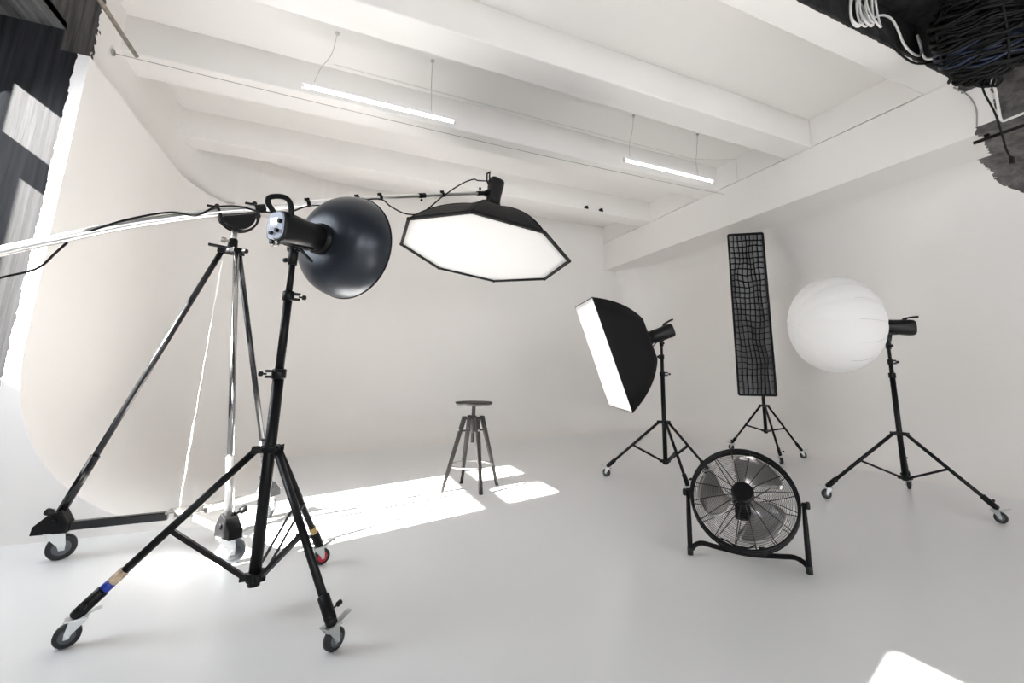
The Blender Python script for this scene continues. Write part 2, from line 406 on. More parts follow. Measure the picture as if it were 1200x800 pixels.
# ------------------------------------------------------------------ wheels, legs, light stands
def caster(parent, x, y, yaw, R=.036, zt=.13, wheel_mat='rubber', lever=True, plate='zinc', stem='zinc', ls=1, hub='grey_rubber'):
    """wheel touches the floor at (x, y); the swivel stem stands at the returned point"""
    d = V((math.cos(yaw), math.sin(yaw), 0)); s = V((-d.y, d.x, 0)); c = V((x, y, R))
    st = c - d*R*.55
    b = MB(); w = R*.36
    for k in (-1, 1):
        o = c + s*k*(w+.004)
        poly = [o+d*R*.22-V((0,0,R*.22)), o-d*R*.16-V((0,0,R*.22)), o-d*R*.30+V((0,0,R*.15)), o-d*R*1.1+V((0,0,R*1.05)), o-d*R*1.1+V((0,0,R*1.28)), o+d*R*.05+V((0,0,R*1.28)), o+d*R*.22+V((0,0,R*.3))]
        b.prism(poly, s*k*.004)
    b.box(st+V((0,0,R*1.27))+d*R*.1, (R*1.7, w*2+.014, .006), frame_x(d))
    b.cyl(c-s*(w+.012), c+s*(w+.012), R*.16, n=10)
    b.cyl(st+V((0,0,R*1.27)), V((st.x, st.y, R*1.75+.004)), R*.55, R*.42, n=14)
    b.cyl(V((st.x, st.y, R*1.7)), V((st.x, st.y, zt)), R*.33, n=12)
    cs = obj('caster', b, plate, parent, bevel=.0015)
    wb = MB(); wb.lathe(c-s*w, s, [(0, R*.6), (0, R*.88), (w*.25, R), (w*1.75, R), (w*2, R*.88), (w*2, R*.6)], 28)
    wo = obj('wheel', wb, wheel_mat, cs)
    hb = MB(); hb.lathe(c-s*(w+.002), s, [(0, R*.2), (0, R*.62), (w*2+.004, R*.62), (w*2+.004, R*.2)], 20)
    obj('wheel_hub', hb, hub, cs)
    if lever:
        lb = MB(); p = (c if ls > 0 else st)+d*R*.2*ls+V((0,0,R*1.25)); d = d*ls
        lb.prism([p-s*w*.9, p+s*w*.9, p+d*R*1.0+V((0,0,R*.42))+s*w*.8, p+d*R*1.0+V((0,0,R*.42))-s*w*.8], (0,0,.004))
        lb.prism([p+d*R*.96+V((0,0,R*.42))-s*w*.9, p+d*R*.96+V((0,0,R*.42))+s*w*.9, p+d*R*1.4+V((0,0,R*.5))+s*w*.7, p+d*R*1.4+V((0,0,R*.5))-s*w*.7], (0,0,.004))
        obj('brake_lever', lb, 'zinc', cs)
    return st

def knob(mb, p, d, L=.03, r=.011):
    p, d = V(p), V(d).normalized()
    mb.cyl(p, p+d*L*.55, r*.35, n=8); mb.lathe(p+d*L*.5, d, [(0, r*.7), (.003, r), (L*.5, r), (L*.5+.003, r*.7)], 10)

def light_stand(label, C, casters, zc, zb, sections, clamps, group, wheel_R=.036, leg_r=.0125, tips=None, leg_top=None, brace_t=.5):
    cx, cy = C
    root = thing('light_stand', label, 'light stand', (cx, cy, 0), group)
    # centre column: one part per tube
    for i, (z0, z1, r) in enumerate(sections):
        b = MB(); b.cyl((cx, cy, z0), (cx, cy, z1), r, n=20)
        obj('column' if i == 0 else 'riser', b, 'black', root)
    for z, r, ang in clamps:
        b = MB(); b.lathe((cx, cy, z-.022), (0,0,1), [(0, r+.002), (.004, r+.007), (.04, r+.007), (.044, r+.002)], 20)
        d = V((math.cos(ang), math.sin(ang), 0))
        for dz in (-.012, .012): b.box(V((cx, cy, z+dz))+d*(r+.016), (.03, .016, .011), frame_x(d))
        o = obj('clamp', b, 'black', root)
        k = MB(); knob(k, V((cx, cy, z))+d*(r+.026), d, .028, .011); obj('knob', k, 'plastic', o)
    r0 = sections[0][2]
    b = MB(); b.lathe((cx, cy, zc-.014), (0,0,1), [(0, r0+.002), (.003, r0+.012), (.022, r0+.012), (.026, r0+.002)], 24)
    hubb = MB(); hubb.lathe((cx, cy, zb-.022), (0,0,1), [(0, r0-.003), (.004, r0+.008), (.034, r0+.008), (.038, r0)], 24)
    for i, (x, y, yaw) in enumerate(casters):
        tip = tips[i] if tips else {}
        d = V((x-cx, y-cy, 0)).normalized(); s = V((-d.y, d.x, 0))
        lug = V((cx, cy, zc))+d*(r0+.022)
        for k in (-1, 1): b.box(V((cx, cy, zc-.004))+d*(r0+.018)+s*k*(leg_r+.003), (.05, .004, .026), frame_x(d))
        st = V((x, y, 0)) - V((math.cos(yaw), math.sin(yaw), 0))*wheel_R*.55
        end = V((st.x, st.y, wheel_R*2.0+.028))
        lb = MB(); lb.cyl(lug, end, leg_r, n=14); leg = obj('leg', lb, 'black', root)
        # end clamp of the leg
        u = (end-lug).normalized(); kb = MB()
        kb.lathe(end-u*.085, u, [(0, leg_r+.002), (.004, leg_r+.006), (.075, leg_r+.006), (.1, leg_r+.004), (.104, leg_r*.6)], 16)
        kb.cyl(V((end.x, end.y, end.z-.010)), V((end.x, end.y, end.z+.012)), leg_r+.003, n=14)
        knob(kb, end-u*.03+s*(leg_r+.004), s+V((0,0,.35)), .034, .009)
        obj('leg_clamp', kb, 'black', leg)
        for kind, a0, a1 in tip.get('tape', []):
            tb = MB(); tb.lathe(end-u*a0, u, [(0, leg_r+.0015), (.002, leg_r+.003), (a0-a1, leg_r+.003), (a0-a1+.002, leg_r+.0015)], 16)
            obj('tape_wrap', tb, kind, leg)
        caster(root, x, y, yaw, wheel_R, end.z, tip.get('wheel', 'rubber'), stem='zinc', ls=tip.get('ls', 1), hub=tip.get('hub', 'grey_rubber'))
        # brace
        p = lug.lerp(end, brace_t) - V((0,0,leg_r)); q = V((cx, cy, zb))+d*(r0+.012)
        bb = MB()
        if tip.get('thin'):
            for k in (-1, 1): bb.bar(p+s*k*.02, q+s*k*.02, .008, .008)
        else: bb.bar(p, q, .02, .016)
        bb.cyl(p-s*(leg_r+.008), p+s*(leg_r+.008), .006, n=10)
        obj('brace', bb, 'black', root)
        hubb.box(V((cx, cy, zb))+d*(r0+.012), (.034, .03, .024), frame_x(d))
    obj('leg_collar', b, 'black', root, bevel=.002)
    obj('brace_hub', hubb, 'black', root, bevel=.002)
    return root

SG = 'black wheeled light stands'
front = light_stand('tall black light stand nearest the camera, blue and tan tape on one leg', (-.206, 2.307),
    [(-.749, 2.292, math.radians(195)), (.092, 1.914, math.radians(38)), (.039, 2.716, math.radians(20))], .624, .135,
    [(.10, .95, .0225), (.93, 1.29, .0175), (1.27, 1.455, .0135)], [(.931, .0215, math.radians(200)), (1.274, .017, math.radians(20))], SG,
    wheel_R=.037, leg_r=.0145,
    tips=[{'tape': [('tape_tan', .16, .115), ('tape_blue', .113, .088)], 'ls': -1}, {}, {'tape': [('brass', .125, .088)], 'hub': 'red', 'thin': True}], brace_t=.52)
soft_stand = light_stand('black wheeled stand under the black rectangular softbox', (2.815, 3.475),
    [(2.462, 3.903, math.radians(120)), (2.662, 3.018, math.radians(250)), (3.332, 3.498, math.radians(10))], .53, .188,
    [(.16, .95, .02), (.93, 1.13, .0155), (1.11, 1.27, .012)], [(.96, .019, math.radians(-20)), (1.118, .0145, math.radians(200))], SG, leg_r=.0125)
strip_stand = light_stand('black wheeled stand under the tall narrow gridded softbox', (4.90, 4.14),
    [(4.86, 4.66, math.radians(100)), (4.616, 3.725, math.radians(240)), (5.20, 3.89, math.radians(-30))], .60, .30,
    [(.27, 1.0, .02), (.98, 1.40, .0155), (1.38, 1.62, .0125)], [(1.0, .019, 0.), (1.39, .0145, 0.)], SG, leg_r=.0125)
lant_stand = light_stand('black wheeled stand under the round white lantern', (4.202, 2.278),
    [(3.693, 2.589, math.radians(150)), (4.699, 2.523, math.radians(30)), (4.21, 1.724, math.radians(-80))], .52, .185,
    [(.16, .97, .02), (.95, 1.09, .0155), (1.07, 1.24, .012)], [(.975, .019, math.radians(200)), (1.084, .0145, math.radians(-20))], SG, leg_r=.0135)

# ------------------------------------------------------------------ flash heads
def superloop(c, R, w, h, n, p):
    out = []
    for k in range(n):
        a = 2*PI*k/n; ca, sa = math.cos(a), math.sin(a)
        out.append(c + R @ V((w*math.copysign(abs(ca)**(2/p), ca), h*math.copysign(abs(sa)**(2/p), sa), 0)))
    return out
def flash_head(label, back, axis, L, r, post, group, detail=False, up=(0,0,1)):
    """back: centre of the control panel; axis: towards the flash tube; post: top of the stand"""
    back = V(back); a = V(axis).normalized()
    x = a.cross(V(up)).normalized(); y = x.cross(a).normalized()   # x: to the right seen from behind, y: up
    R = Matrix((x, y, a)).transposed()
    root = thing('studio_flash', label, 'flash head', back, group)
    n = 36; mb = MB(); loops = []
    for d, w, h, p in ((0, r*.80, r*.98, 3.2), (.012, r*.86, r*1.05, 3.2), (.05, r*.9, r*1.05, 2.9), (.11, r*.94, r, 2.3), (L*.6, r*.96, r*.96, 2), (L-.03, r*.96, r*.96, 2)):
        loops.append(superloop(back+a*d, R, w, h, n, p))
    vs = [q for l in loops for q in l]; fs = []
    for i in range(len(loops)-1):
        for k in range(n): fs.append((i*n+k, i*n+(k+1) % n, (i+1)*n+(k+1) % n, (i+1)*n+k))
    mb.add(vs, fs, True); m0 = (len(loops)-1)*n
    mb.f.append(list(range(n))); mb.smooth.append(False); mb.f.append([m0+k for k in range(n)]); mb.smooth.append(False)
    obj('body', mb, 'plastic', root)
    b = MB(); b.lathe(back+a*(L-.045), a, [(0, r*.97), (.004, r*1.07), (.04, r*1.07), (.045, r*.9)], 36); obj('mount_ring', b, 'black', root)
    # rear panel
    pl = MB(); l0 = superloop(back-a*.0005, R, r*.74, r*.92, n, 3.2); l1 = superloop(back-a*.005, R, r*.70, r*.88, n, 3.2)
    pl.add(l0+l1, [(k, (k+1) % n, n+(k+1) % n, n+k) for k in range(n)]+[tuple(range(n, 2*n))])
    pan = obj('control_panel', pl, 'panel', root)
    def onp(u, v, out=.005): return back + x*u*r + y*v*r - a*out
    if detail:
        d = MB(); d.box(onp(-.10, .30, .0065), (r*.60, r*.42, .003), R); obj('display', d, 'lcd', pan)
        for u, v, rr in ((.48, .26, .15), (.28, -.36, .14), (-.20, -.48, .13)):
            k = MB(); k.lathe(onp(u, v), -a, [(0, r*rr), (.012, r*rr*.9), (.014, r*rr*.7)], 16); obj('dial', k, 'black', pan)
        k = MB()
        for u in (-.45, -.25, -.05, .12): k.box(onp(u, -.12, .0065), (r*.1, r*.07, .003), R)
        for u in (-.45, -.3): k.box(onp(u, -.28, .0065), (r*.09, r*.06, .003), R)
        obj('button_row', k, 'lamp_white', pan)
        k = MB(); k.lathe(back - y*r*1.12 + a*.012, -a, [(0, r*.28), (.018, r*.28), (.022, r*.2)], 18); obj('power_socket', k, 'steel', root)
        k = MB(); k.lathe(back - y*r*1.12 + a*-.012, -a, [(0, r*.17), (.006, r*.17), (.007, r*.1)], 14); obj('socket_hole', k, 'black', root)
    # handle: an arch over the rear end
    hh = r*(1.0 if detail else .75)
    if detail:
        path = spline([back+a*.02+x*-.5*r+y*r*.9, back-a*.012-x*r*.62+y*(r+hh*.5), back-a*.02-x*r*.50+y*(r+hh*.85), back-a*.005-x*r*.1+y*(r+hh*1.0), back+a*.012+x*r*.42+y*(r+hh*.92), back+a*.022+x*r*.72+y*(r+hh*.5), back+a*.03+x*r*.78+y*r*.6], 6)
        hb = MB(); hb.tube(path, .0115, 10)
    else:
        path = spline([back+a*.07+y*r*.95, back+a*.045+y*(r+hh*.35), back+a*.0+y*(r+hh*.55), back-a*.03+y*(r+hh*.62)], 6)
        hb = MB()
        for k in (-1, 1): hb.tube([q+x*k*r*.3 for q in path], .007, 8)
        hb.cyl(path[-1]-x*r*.4, path[-1]+x*r*.4, .008, n=10)
    obj('handle', hb, 'black', root)
    # bracket down to the stand
    if post is not None:
        post = V(post); mid = back + a*((post-back).dot(a)); bot = mid - y*r
        bb = MB(); bb.bar(bot-a*.06+y*.008, bot+a*.06+y*.008, r*.7, .022, y)
        for k in (-1, 1): bb.bar(bot+x*k*r*.28+y*.0, V((post.x, post.y, post.z-.0))+x*k*r*.28+V((0,0,.03)), .035, .006, x)
        bb.cyl(V((post.x, post.y, post.z-.045)), V((post.x, post.y, post.z+.04)), .019, n=16)
        bb.cyl(V((post.x, post.y, post.z+.032))-x*r*.42, V((post.x, post.y, post.z+.032))+x*r*.42, .016, n=14)
        br = obj('tilt_bracket', bb, 'black', root)
        k = MB(); p = V((post.x, post.y, post.z+.032)); k.bar(p+x*r*.45, p+x*r*.5-V((0,0,.05))+a*.075, .012, .009); k.cyl(p+x*r*.3, p+x*r*.58, .009, n=10)
        obj('tilt_lever', k, 'plastic', br)
        k = MB(); knob(k, V((post.x, post.y, post.z-.02))-x*.018, -x, .032, .011); obj('knob', k, 'plastic', br)
    return root

HG = 'studio flash heads'
ax1 = V((.300, .304, .017)).normalized()
P1 = V((-.275, 2.195, 1.559))
flash_head('black flash head with lit display and arched handle, nearest the camera', P1, ax1, .262, .066, (-.206, 2.307, 1.462), HG, True)
# beauty dish
rimc = P1 + ax1*.428; D0 = .245; R0 = .2646
root = thing('beauty_dish', 'large blue-black round bowl reflector on the nearest flash head', 'reflector', P1+ax1*D0)
prof_o = []; prof_i = []
Ld = .428-D0
for k in range(15):
    t = k/14; rr = .073+(R0-.073)*math.sin(t*PI/2)**.82 if t else .073
    prof_o.append((Ld*(1-math.cos(t*PI/2))*.9+Ld*.1*t, rr))
o_ = MB(); o_.lathe(P1+ax1*D0, ax1, prof_o, 64, cap=False); obj('bowl', o_, 'dish', root)
i_ = MB(); i_.lathe(P1+ax1*(D0+.004), ax1, [(d, r-.004) for d, r in prof_o], 64, cap=False); obj('inner_bowl', i_, 'dish_in', root)
r_ = MB(); r_.ring(rimc, ax1, R0, .0045, 64, 8); obj('rim', r_, 'black', root)
c_ = MB(); c_.lathe(P1+ax1*(D0-.02), ax1, [(0, .06), (.002, .0755), (.028, .0755), (.032, .06)], 36); obj('mount_collar', c_, 'black', root)
e_ = MB(); e_.lathe(P1+ax1*(D0+.13), ax1, [(0, .02), (.004, .07), (.008, .07), (.012, .02)], 32)
for k in range(3):
    a = 2*PI*k/3; F = frame_z(ax1); e_.cyl(P1+ax1*(D0+.02)+F @ V((.06*math.cos(a), .06*math.sin(a), 0)), P1+ax1*(D0+.134)+F @ V((.055*math.cos(a), .055*math.sin(a), 0)), .003, n=8)
obj('deflector', e_, 'dish_in', root)

# ------------------------------------------------------------------ rectangular softbox
def gore_shell(rim, apex_c, apex_r, up, nseg=12, bulge=.16, sub=6, ring_fn=None):
    """cloth panels from a polygon rim to a small ring; each panel a grid"""
    mb = MB(); n = len(rim)
    for i in range(n):
        a, b = rim[i], rim[(i+1) % n]
        ra, rb = apex_r[i], apex_r[(i+1) % n]
        vs = []; fs = []
        for k in range(nseg+1):
            t = k/nseg
            pa = a.lerp(ra, t) + (a-rim_c(rim))*0
            ea = curve(a, ra, up, t, bulge); eb = curve(b, rb, up, t, bulge)
            for j in range(sub+1):
                q = ea.lerp(eb, j/sub)
                w = math.sin(PI*j/sub)*math.sin(PI*t)
                c = ea.lerp(eb, .5); inward = (apex_c-c); inward -= up*inward.dot(up)
                q = q + inward.normalized()*w*.018 if inward.length > 1e-4 else q
                vs.append(q)
        m = sub+1
        for k in range(nseg):
            for j in range(sub): fs.append((k*m+j, k*m+j+1, (k+1)*m+j+1, (k+1)*m+j))
        mb.add(vs, fs, True)
    return mb
def rim_c(rim):
    c = V((0,0,0))
    for p in rim: c += p
    return c/len(rim)
def curve(a, b, up, t, bulge):
    """rod bowed outwards between the rim corner and the speed ring"""
    p = a.lerp(b, t); out = (a-b); out -= up*out.dot(up)
    D = (b-a).dot(up)
    return p + (out.normalized()*out.length*.5 + up*D*.55)*bulge*4*t*(1-t)

Cs = V((2.252, 3.636, 1.125))
ux = V((-.287, -.958, -.016)).normalized(); uz = V((-.328, .083, .941)).normalized(); nb = V((.90, -.275, .338)).normalized()
W, H = .703, 1.018
root = thing('softbox', 'black rectangular softbox with white front, tilted down left', 'softbox', Cs)
rim = [Cs+ux*sx*W/2+uz*sz*H/2 for sx, sz in ((-1,-1),(1,-1),(1,1),(-1,1))]
ap = Cs+nb*.44
rg = [ap+ux*sx*.15+uz*sz*.19 for sx, sz in ((-1,-1),(1,-1),(1,1),(-1,1))]
gs = gore_shell(rim, ap, rg, nb, 14, .15); gs.add(rg, [(0,1,2,3)])
obj('outer_cloth', gs, 'fabric_black', root, solid=.004)
def sheet(cen, u, v, w, h, nrm, n=16, dish=-.012, amp=.003):
    mb = MB(); vs = []; fs = []
    for i in range(n+1):
        for j in range(n+1):
            a, b = i/n-.5, j/n-.5
            k = dish*(1-(2*a)**2)*(1-(2*b)**2)+amp*noise.noise(V((a*7, b*9, w*5)))
            vs.append(cen+u*a*w+v*b*h+nrm*k)
    for i in range(n):
        for j in range(n): fs.append((i*(n+1)+j, (i+1)*(n+1)+j, (i+1)*(n+1)+j+1, i*(n+1)+j+1))
    mb.add(vs, fs, True); return mb
obj('front_diffuser', sheet(Cs-nb*.003, ux, uz, W-.006, H-.006, -nb, 20, .012), 'fabric_white', root, solid=.002)
e = MB()
for i in range(4): e.cyl(rim[i], rim[(i+1) % 4], .005, n=8)
obj('edge_binding', e, 'fabric_black', root)
s_ = MB(); s_.lathe(ap-nb*.01, nb, [(0, .06), (.003, .082), (.028, .082), (.032, .06)], 32); obj('speed_ring', s_, 'black', root)
axs = -nb
flash_head('black flash head behind the tilted rectangular softbox', Cs+nb*.735, axs, .275, .062, (2.815, 3.475, 1.262), HG)

# ------------------------------------------------------------------ strip softbox with fabric grid
th = -.677; su = V((math.cos(th), math.sin(th), 0)); sn = V((-math.sin(th), math.cos(th), 0))   # sn points to the back
sz_ = (V((0,0,1))*math.cos(.025)+sn*math.sin(.025)).normalized(); sn = su.cross(sz_)*-1
if sn.y < 0: sn = -sn
Ct = V((4.63, 3.997, 1.733)); W, H = .409, 2.0
root = thing('strip_softbox', 'tall narrow black strip softbox with wavy fabric grid front', 'softbox', Ct)
rim = [Ct+su*sx*W/2+sz_*s2*H/2 for sx, s2 in ((-1,-1),(1,-1),(1,1),(-1,1))]
rim2 = [p+sn*.05 for p in rim]
ap = Ct+sn*.14; rg = [ap+su*sx*.055+sz_*s2*.055 for sx, s2 in ((-1,-1),(1,-1),(1,1),(-1,1))]
sh = gore_shell(rim2, ap, rg, sn, 12, .16)
for i in range(4):
    a, b = rim[i], rim[(i+1) % 4]; sh.add([a, b, b+sn*.05, a+sn*.05], [(0,1,2,3)])
obj('outer_cloth', sh, 'fabric_black', root, solid=.004)
obj('inner_diffuser', sheet(Ct+sn*.042, su, sz_, W-.01, H-.01, -sn, 12, 0), 'strip_inner', root)
fr = MB(); bw = .024
for a, b, up_ in ((0,1,1),(2,3,1),(1,2,0),(3,0,0)):
    fr.bar(rim[a], rim[b], bw, .014, sn)
obj('front_frame', fr, 'fabric_black', root)
def gridwob(a, b): return V((.030*noise.noise(V((a*2.2, b*8, 1.3)))+.012*math.sin(b*6+1), .034*noise.noise(V((a*3+4, b*11, 7.7))), .012*noise.noise(V((a*5, b*8, 3.1)))))
g = MB(); NC, NR = 8, 27
def gp(a, b, d):
    w = gridwob(a, b); e_ = min(1, 6*min(a, 1-a))*min(1, 14*min(b, 1-b))
    sag = .012*math.sin(PI*a)*(1-b)
    return Ct + su*((a-.5)*(W-.03)+w.x*e_) + sz_*((b-.5)*(H-.03)+w.y*e_-sag) + sn*(d+w.z*e_)
for c in range(1, NC):
    vs = []; fs = []
    for k in range(61):
        for d in (-.004, .036): vs.append(gp(c/NC, k/60, d))
    for k in range(60): fs.append((2*k, 2*k+2, 2*k+3, 2*k+1))
    g.add(vs, fs, True)
for rr in range(1, NR):
    vs = []; fs = []
    for k in range(19):
        for d in (-.004, .036): vs.append(gp(k/18, rr/NR, d))
    for k in range(18): fs.append((2*k, 2*k+2, 2*k+3, 2*k+1))
    g.add(vs, fs, True)
obj('egg_crate_grid', g, 'fabric_black', root, solid=.0065)
s_ = MB(); s_.lathe(ap-sn*.01, sn, [(0, .06), (.003, .08), (.02, .08), (.024, .06)], 28); obj('speed_ring', s_, 'black', root)
bk = ap+sn*.255
flash_head('black flash head hidden behind the tall strip softbox', bk, -sn, .25, .06, (4.90, 4.14, 1.60), HG)

# ------------------------------------------------------------------ lantern
Lc = V((3.835, 2.470, 1.392)); RL = .405
hb_ = V((4.365, 2.165, 1.366)); la = (Lc-hb_).normalized()
root = thing('lantern_softbox', 'large round white lantern diffuser on the right', 'lantern', Lc)
F = frame_z(-la); NG = 14; vs = []; fs = []; nj = NG*6; ni = 40
for i in range(ni+1):
    ph = PI*(.055+.945*i/ni)
    for j in range(nj):
        a = 2*PI*j/nj; w = abs(math.sin(NG*a/2))
        rr = RL*(1-.022*(1-w)**2*math.sin(ph))*(1+.008*noise.noise(V((math.cos(a)*3, math.sin(a)*3, ph*4))))
        vs.append(Lc+F @ V((rr*math.sin(ph)*math.cos(a), rr*math.sin(ph)*math.sin(a), rr*math.cos(ph)*.86)))
for i in range(ni):
    for j in range(nj): fs.append((i*nj+j, (i+1)*nj+j, (i+1)*nj+(j+1) % nj, i*nj+(j+1) % nj))
mb = MB(); mb.add(vs, fs, True); obj('lantern_cloth', mb, 'lantern', root)
mb = MB()
for gk in range(NG):
    a = 2*PI*gk/NG
    mb.tube([Lc+F @ V((RL*.982*math.sin(ph)*math.cos(a), RL*.982*math.sin(ph)*math.sin(a), RL*.982*math.cos(ph)*.86)) for ph in [PI*(.06+.46*k/30) for k in range(31)]], .0013, 6)
obj('seam', mb, 'seam', root)
mb = MB(); mb.lathe(Lc-la*(RL*.825), -la, [(0, .06), (.0, .085), (.03, .085), (.034, .06)], 28); obj('mount_ring', mb, 'black', root)
mb = MB(); q0 = Lc-la*(RL*.825)
mb.bar(q0+V((0,0,-.07)), q0+V((.0,.0,-.17))+la*.06, .02, .008); obj('release_strap', mb, 'fabric_black', root)
flash_head('black flash head holding the round white lantern', hb_, la, .285, .062, (4.202, 2.278, 1.235), HG)

# ------------------------------------------------------------------ octagonal softbox on the boom
Co = V((1.136, 3.761, 1.99)); RO = .75
ov = [V(p) for p in ((.883, 4.466, 1.966), (.464, 4.086, 2.061), (.438, 3.515, 2.114), (.821, 3.088, 2.095), (1.388, 3.055, 2.014), (1.808, 3.435, 1.919), (1.833, 4.006, 1.866), (1.450, 4.433, 1.885))]
on = V((.145, .086, .986)).normalized()
root = thing('octagonal_softbox', 'big black octagonal softbox, white face down, hanging over the stool', 'softbox', Co)
ap = Co+on*.44
rg = [ap+(p-Co).normalized()*.07 for p in ov]
obj('outer_cloth', gore_shell(ov, ap, rg, on, 14, .15), 'fabric_black', root, solid=.004)
mb = MB(); vs = [Co+on*.012]; fs = []; NRG = 10
for k in range(1, NRG+1):
    for j in range(48):
        i, t = divmod(j, 6); p = ov[i].lerp(ov[(i+1) % 8], t/6)
        q = Co.lerp(p, k/NRG*.992)+on*(.012*(1-(k/NRG)**2)+.006+.004*noise.noise(V((p.x*3*k/NRG, p.y*3*k/NRG, 2))))
        vs.append(q)
for j in range(48): fs.append((0, 1+j, 1+(j+1) % 48))
for k in range(NRG-1):
    for j in range(48): fs.append((1+k*48+j, 1+(k+1)*48+j, 1+(k+1)*48+(j+1) % 48, 1+k*48+(j+1) % 48))
mb.add(vs, fs, True); obj('front_diffuser', mb, 'octa_white', root, solid=.002)
e = MB()
for i in range(8):
    e.bar(ov[i], ov[(i+1) % 8], .026, .018, on); e.sphere(ov[i], .017, 10)
obj('edge_binding', e, 'fabric_black', root)
for i in range(8):
    e = MB(); e.tube([curve(ov[i], rg[i], on, k/14, .15)+on*.004 for k in range(15)], .005, 6); obj('rib', e, 'fabric_black', root)
s_ = MB(); s_.lathe(ap-on*.015, on, [(0, .07), (.003, .09), (.03, .09), (.034, .07)], 32); obj('speed_ring', s_, 'black', root)
hd = flash_head('black flash head at the far tip of the boom', Co+on*.735, -on, .29, .068, None, HG, up=(-.95, -.3, .1))

# ------------------------------------------------------------------ boom stand and pole
pole = [V(p) for p in ((-1.72, 2.90, 1.325), (-1.482, 2.977, 1.483), (-1.294, 3.035, 1.590), (-1.08, 3.102, 1.713), (-.733, 3.210, 1.872), (-.531, 3.273, 1.950), (-.279, 3.351, 2.055), (-.046, 3.423, 2.148), (.245, 3.514, 2.257), (.509, 3.596, 2.348), (1.10, 3.780, 2.545))]
PS = spline(pole, 10)
def on_pole(t):
    i = t*(len(PS)-1); k = min(int(i), len(PS)-2); return PS[k].lerp(PS[k+1], i-k)
def pole_at_x(x):
    for i in range(len(PS)-1):
        if PS[i].x <= x <= PS[i+1].x: return PS[i].lerp(PS[i+1], (x-PS[i].x)/(PS[i+1].x-PS[i].x))
    return PS[0] if x < PS[0].x else PS[-1]
root = thing('boom_pole', 'long silver boom pole crossing the wheeled tripod, octagonal softbox at its tip', 'boom pole', PS[0])
secs = [(-1.72, -.50, .0245), (-.52, -.02, .0195), (-.04, .55, .0165), (.53, 1.10, .0135)]
for i, (xa, xb, r) in enumerate(secs):
    n = 24; path = [pole_at_x(xa+(xb-xa)*k/n) for k in range(n+1)]
    b = MB(); b.tube(path, r, 18); obj('pole_section', b, 'alu', root)
    if i:
        b = MB(); p = pole_at_x(xa+.01); d = (pole_at_x(xa+.05)-pole_at_x(xa-.02)).normalized()
        b.cyl(p-d*.03, p+d*.03, secs[i-1][2]+.004, n=16); knob(b, p-V((0,0,secs[i-1][2])), (0,0,-1), .03, .01)
        obj('joint_clamp', b, 'black', root)
for x in (-.25, .06, .22, .72):
    p = pole_at_x(x); d = (pole_at_x(x+.03)-p).normalized(); b = MB(); r = .024 if x < 0 else .02
    b.cyl(p-d*.012, p+d*.012, r, n=14); b.box(p+V((0,0,r+.008))-d*.01, (.03, .012, .016), frame_x(d)); obj('cable_tie', b, 'fabric_black', root)
tp = PS[-1]; hc = Co+on*.6
b = MB(); b.cyl(tp-(hc-tp).normalized()*.06, tp+(hc-tp)*.35, .020, n=14); b.bar(tp+(hc-tp)*.25, tp+(hc-tp)*.58, .06, .05)
knob(b, tp-(hc-tp).normalized()*.03+V((0,0,.018)), (0,0,1), .035, .011); obj('tip_bracket', b, 'black', root)

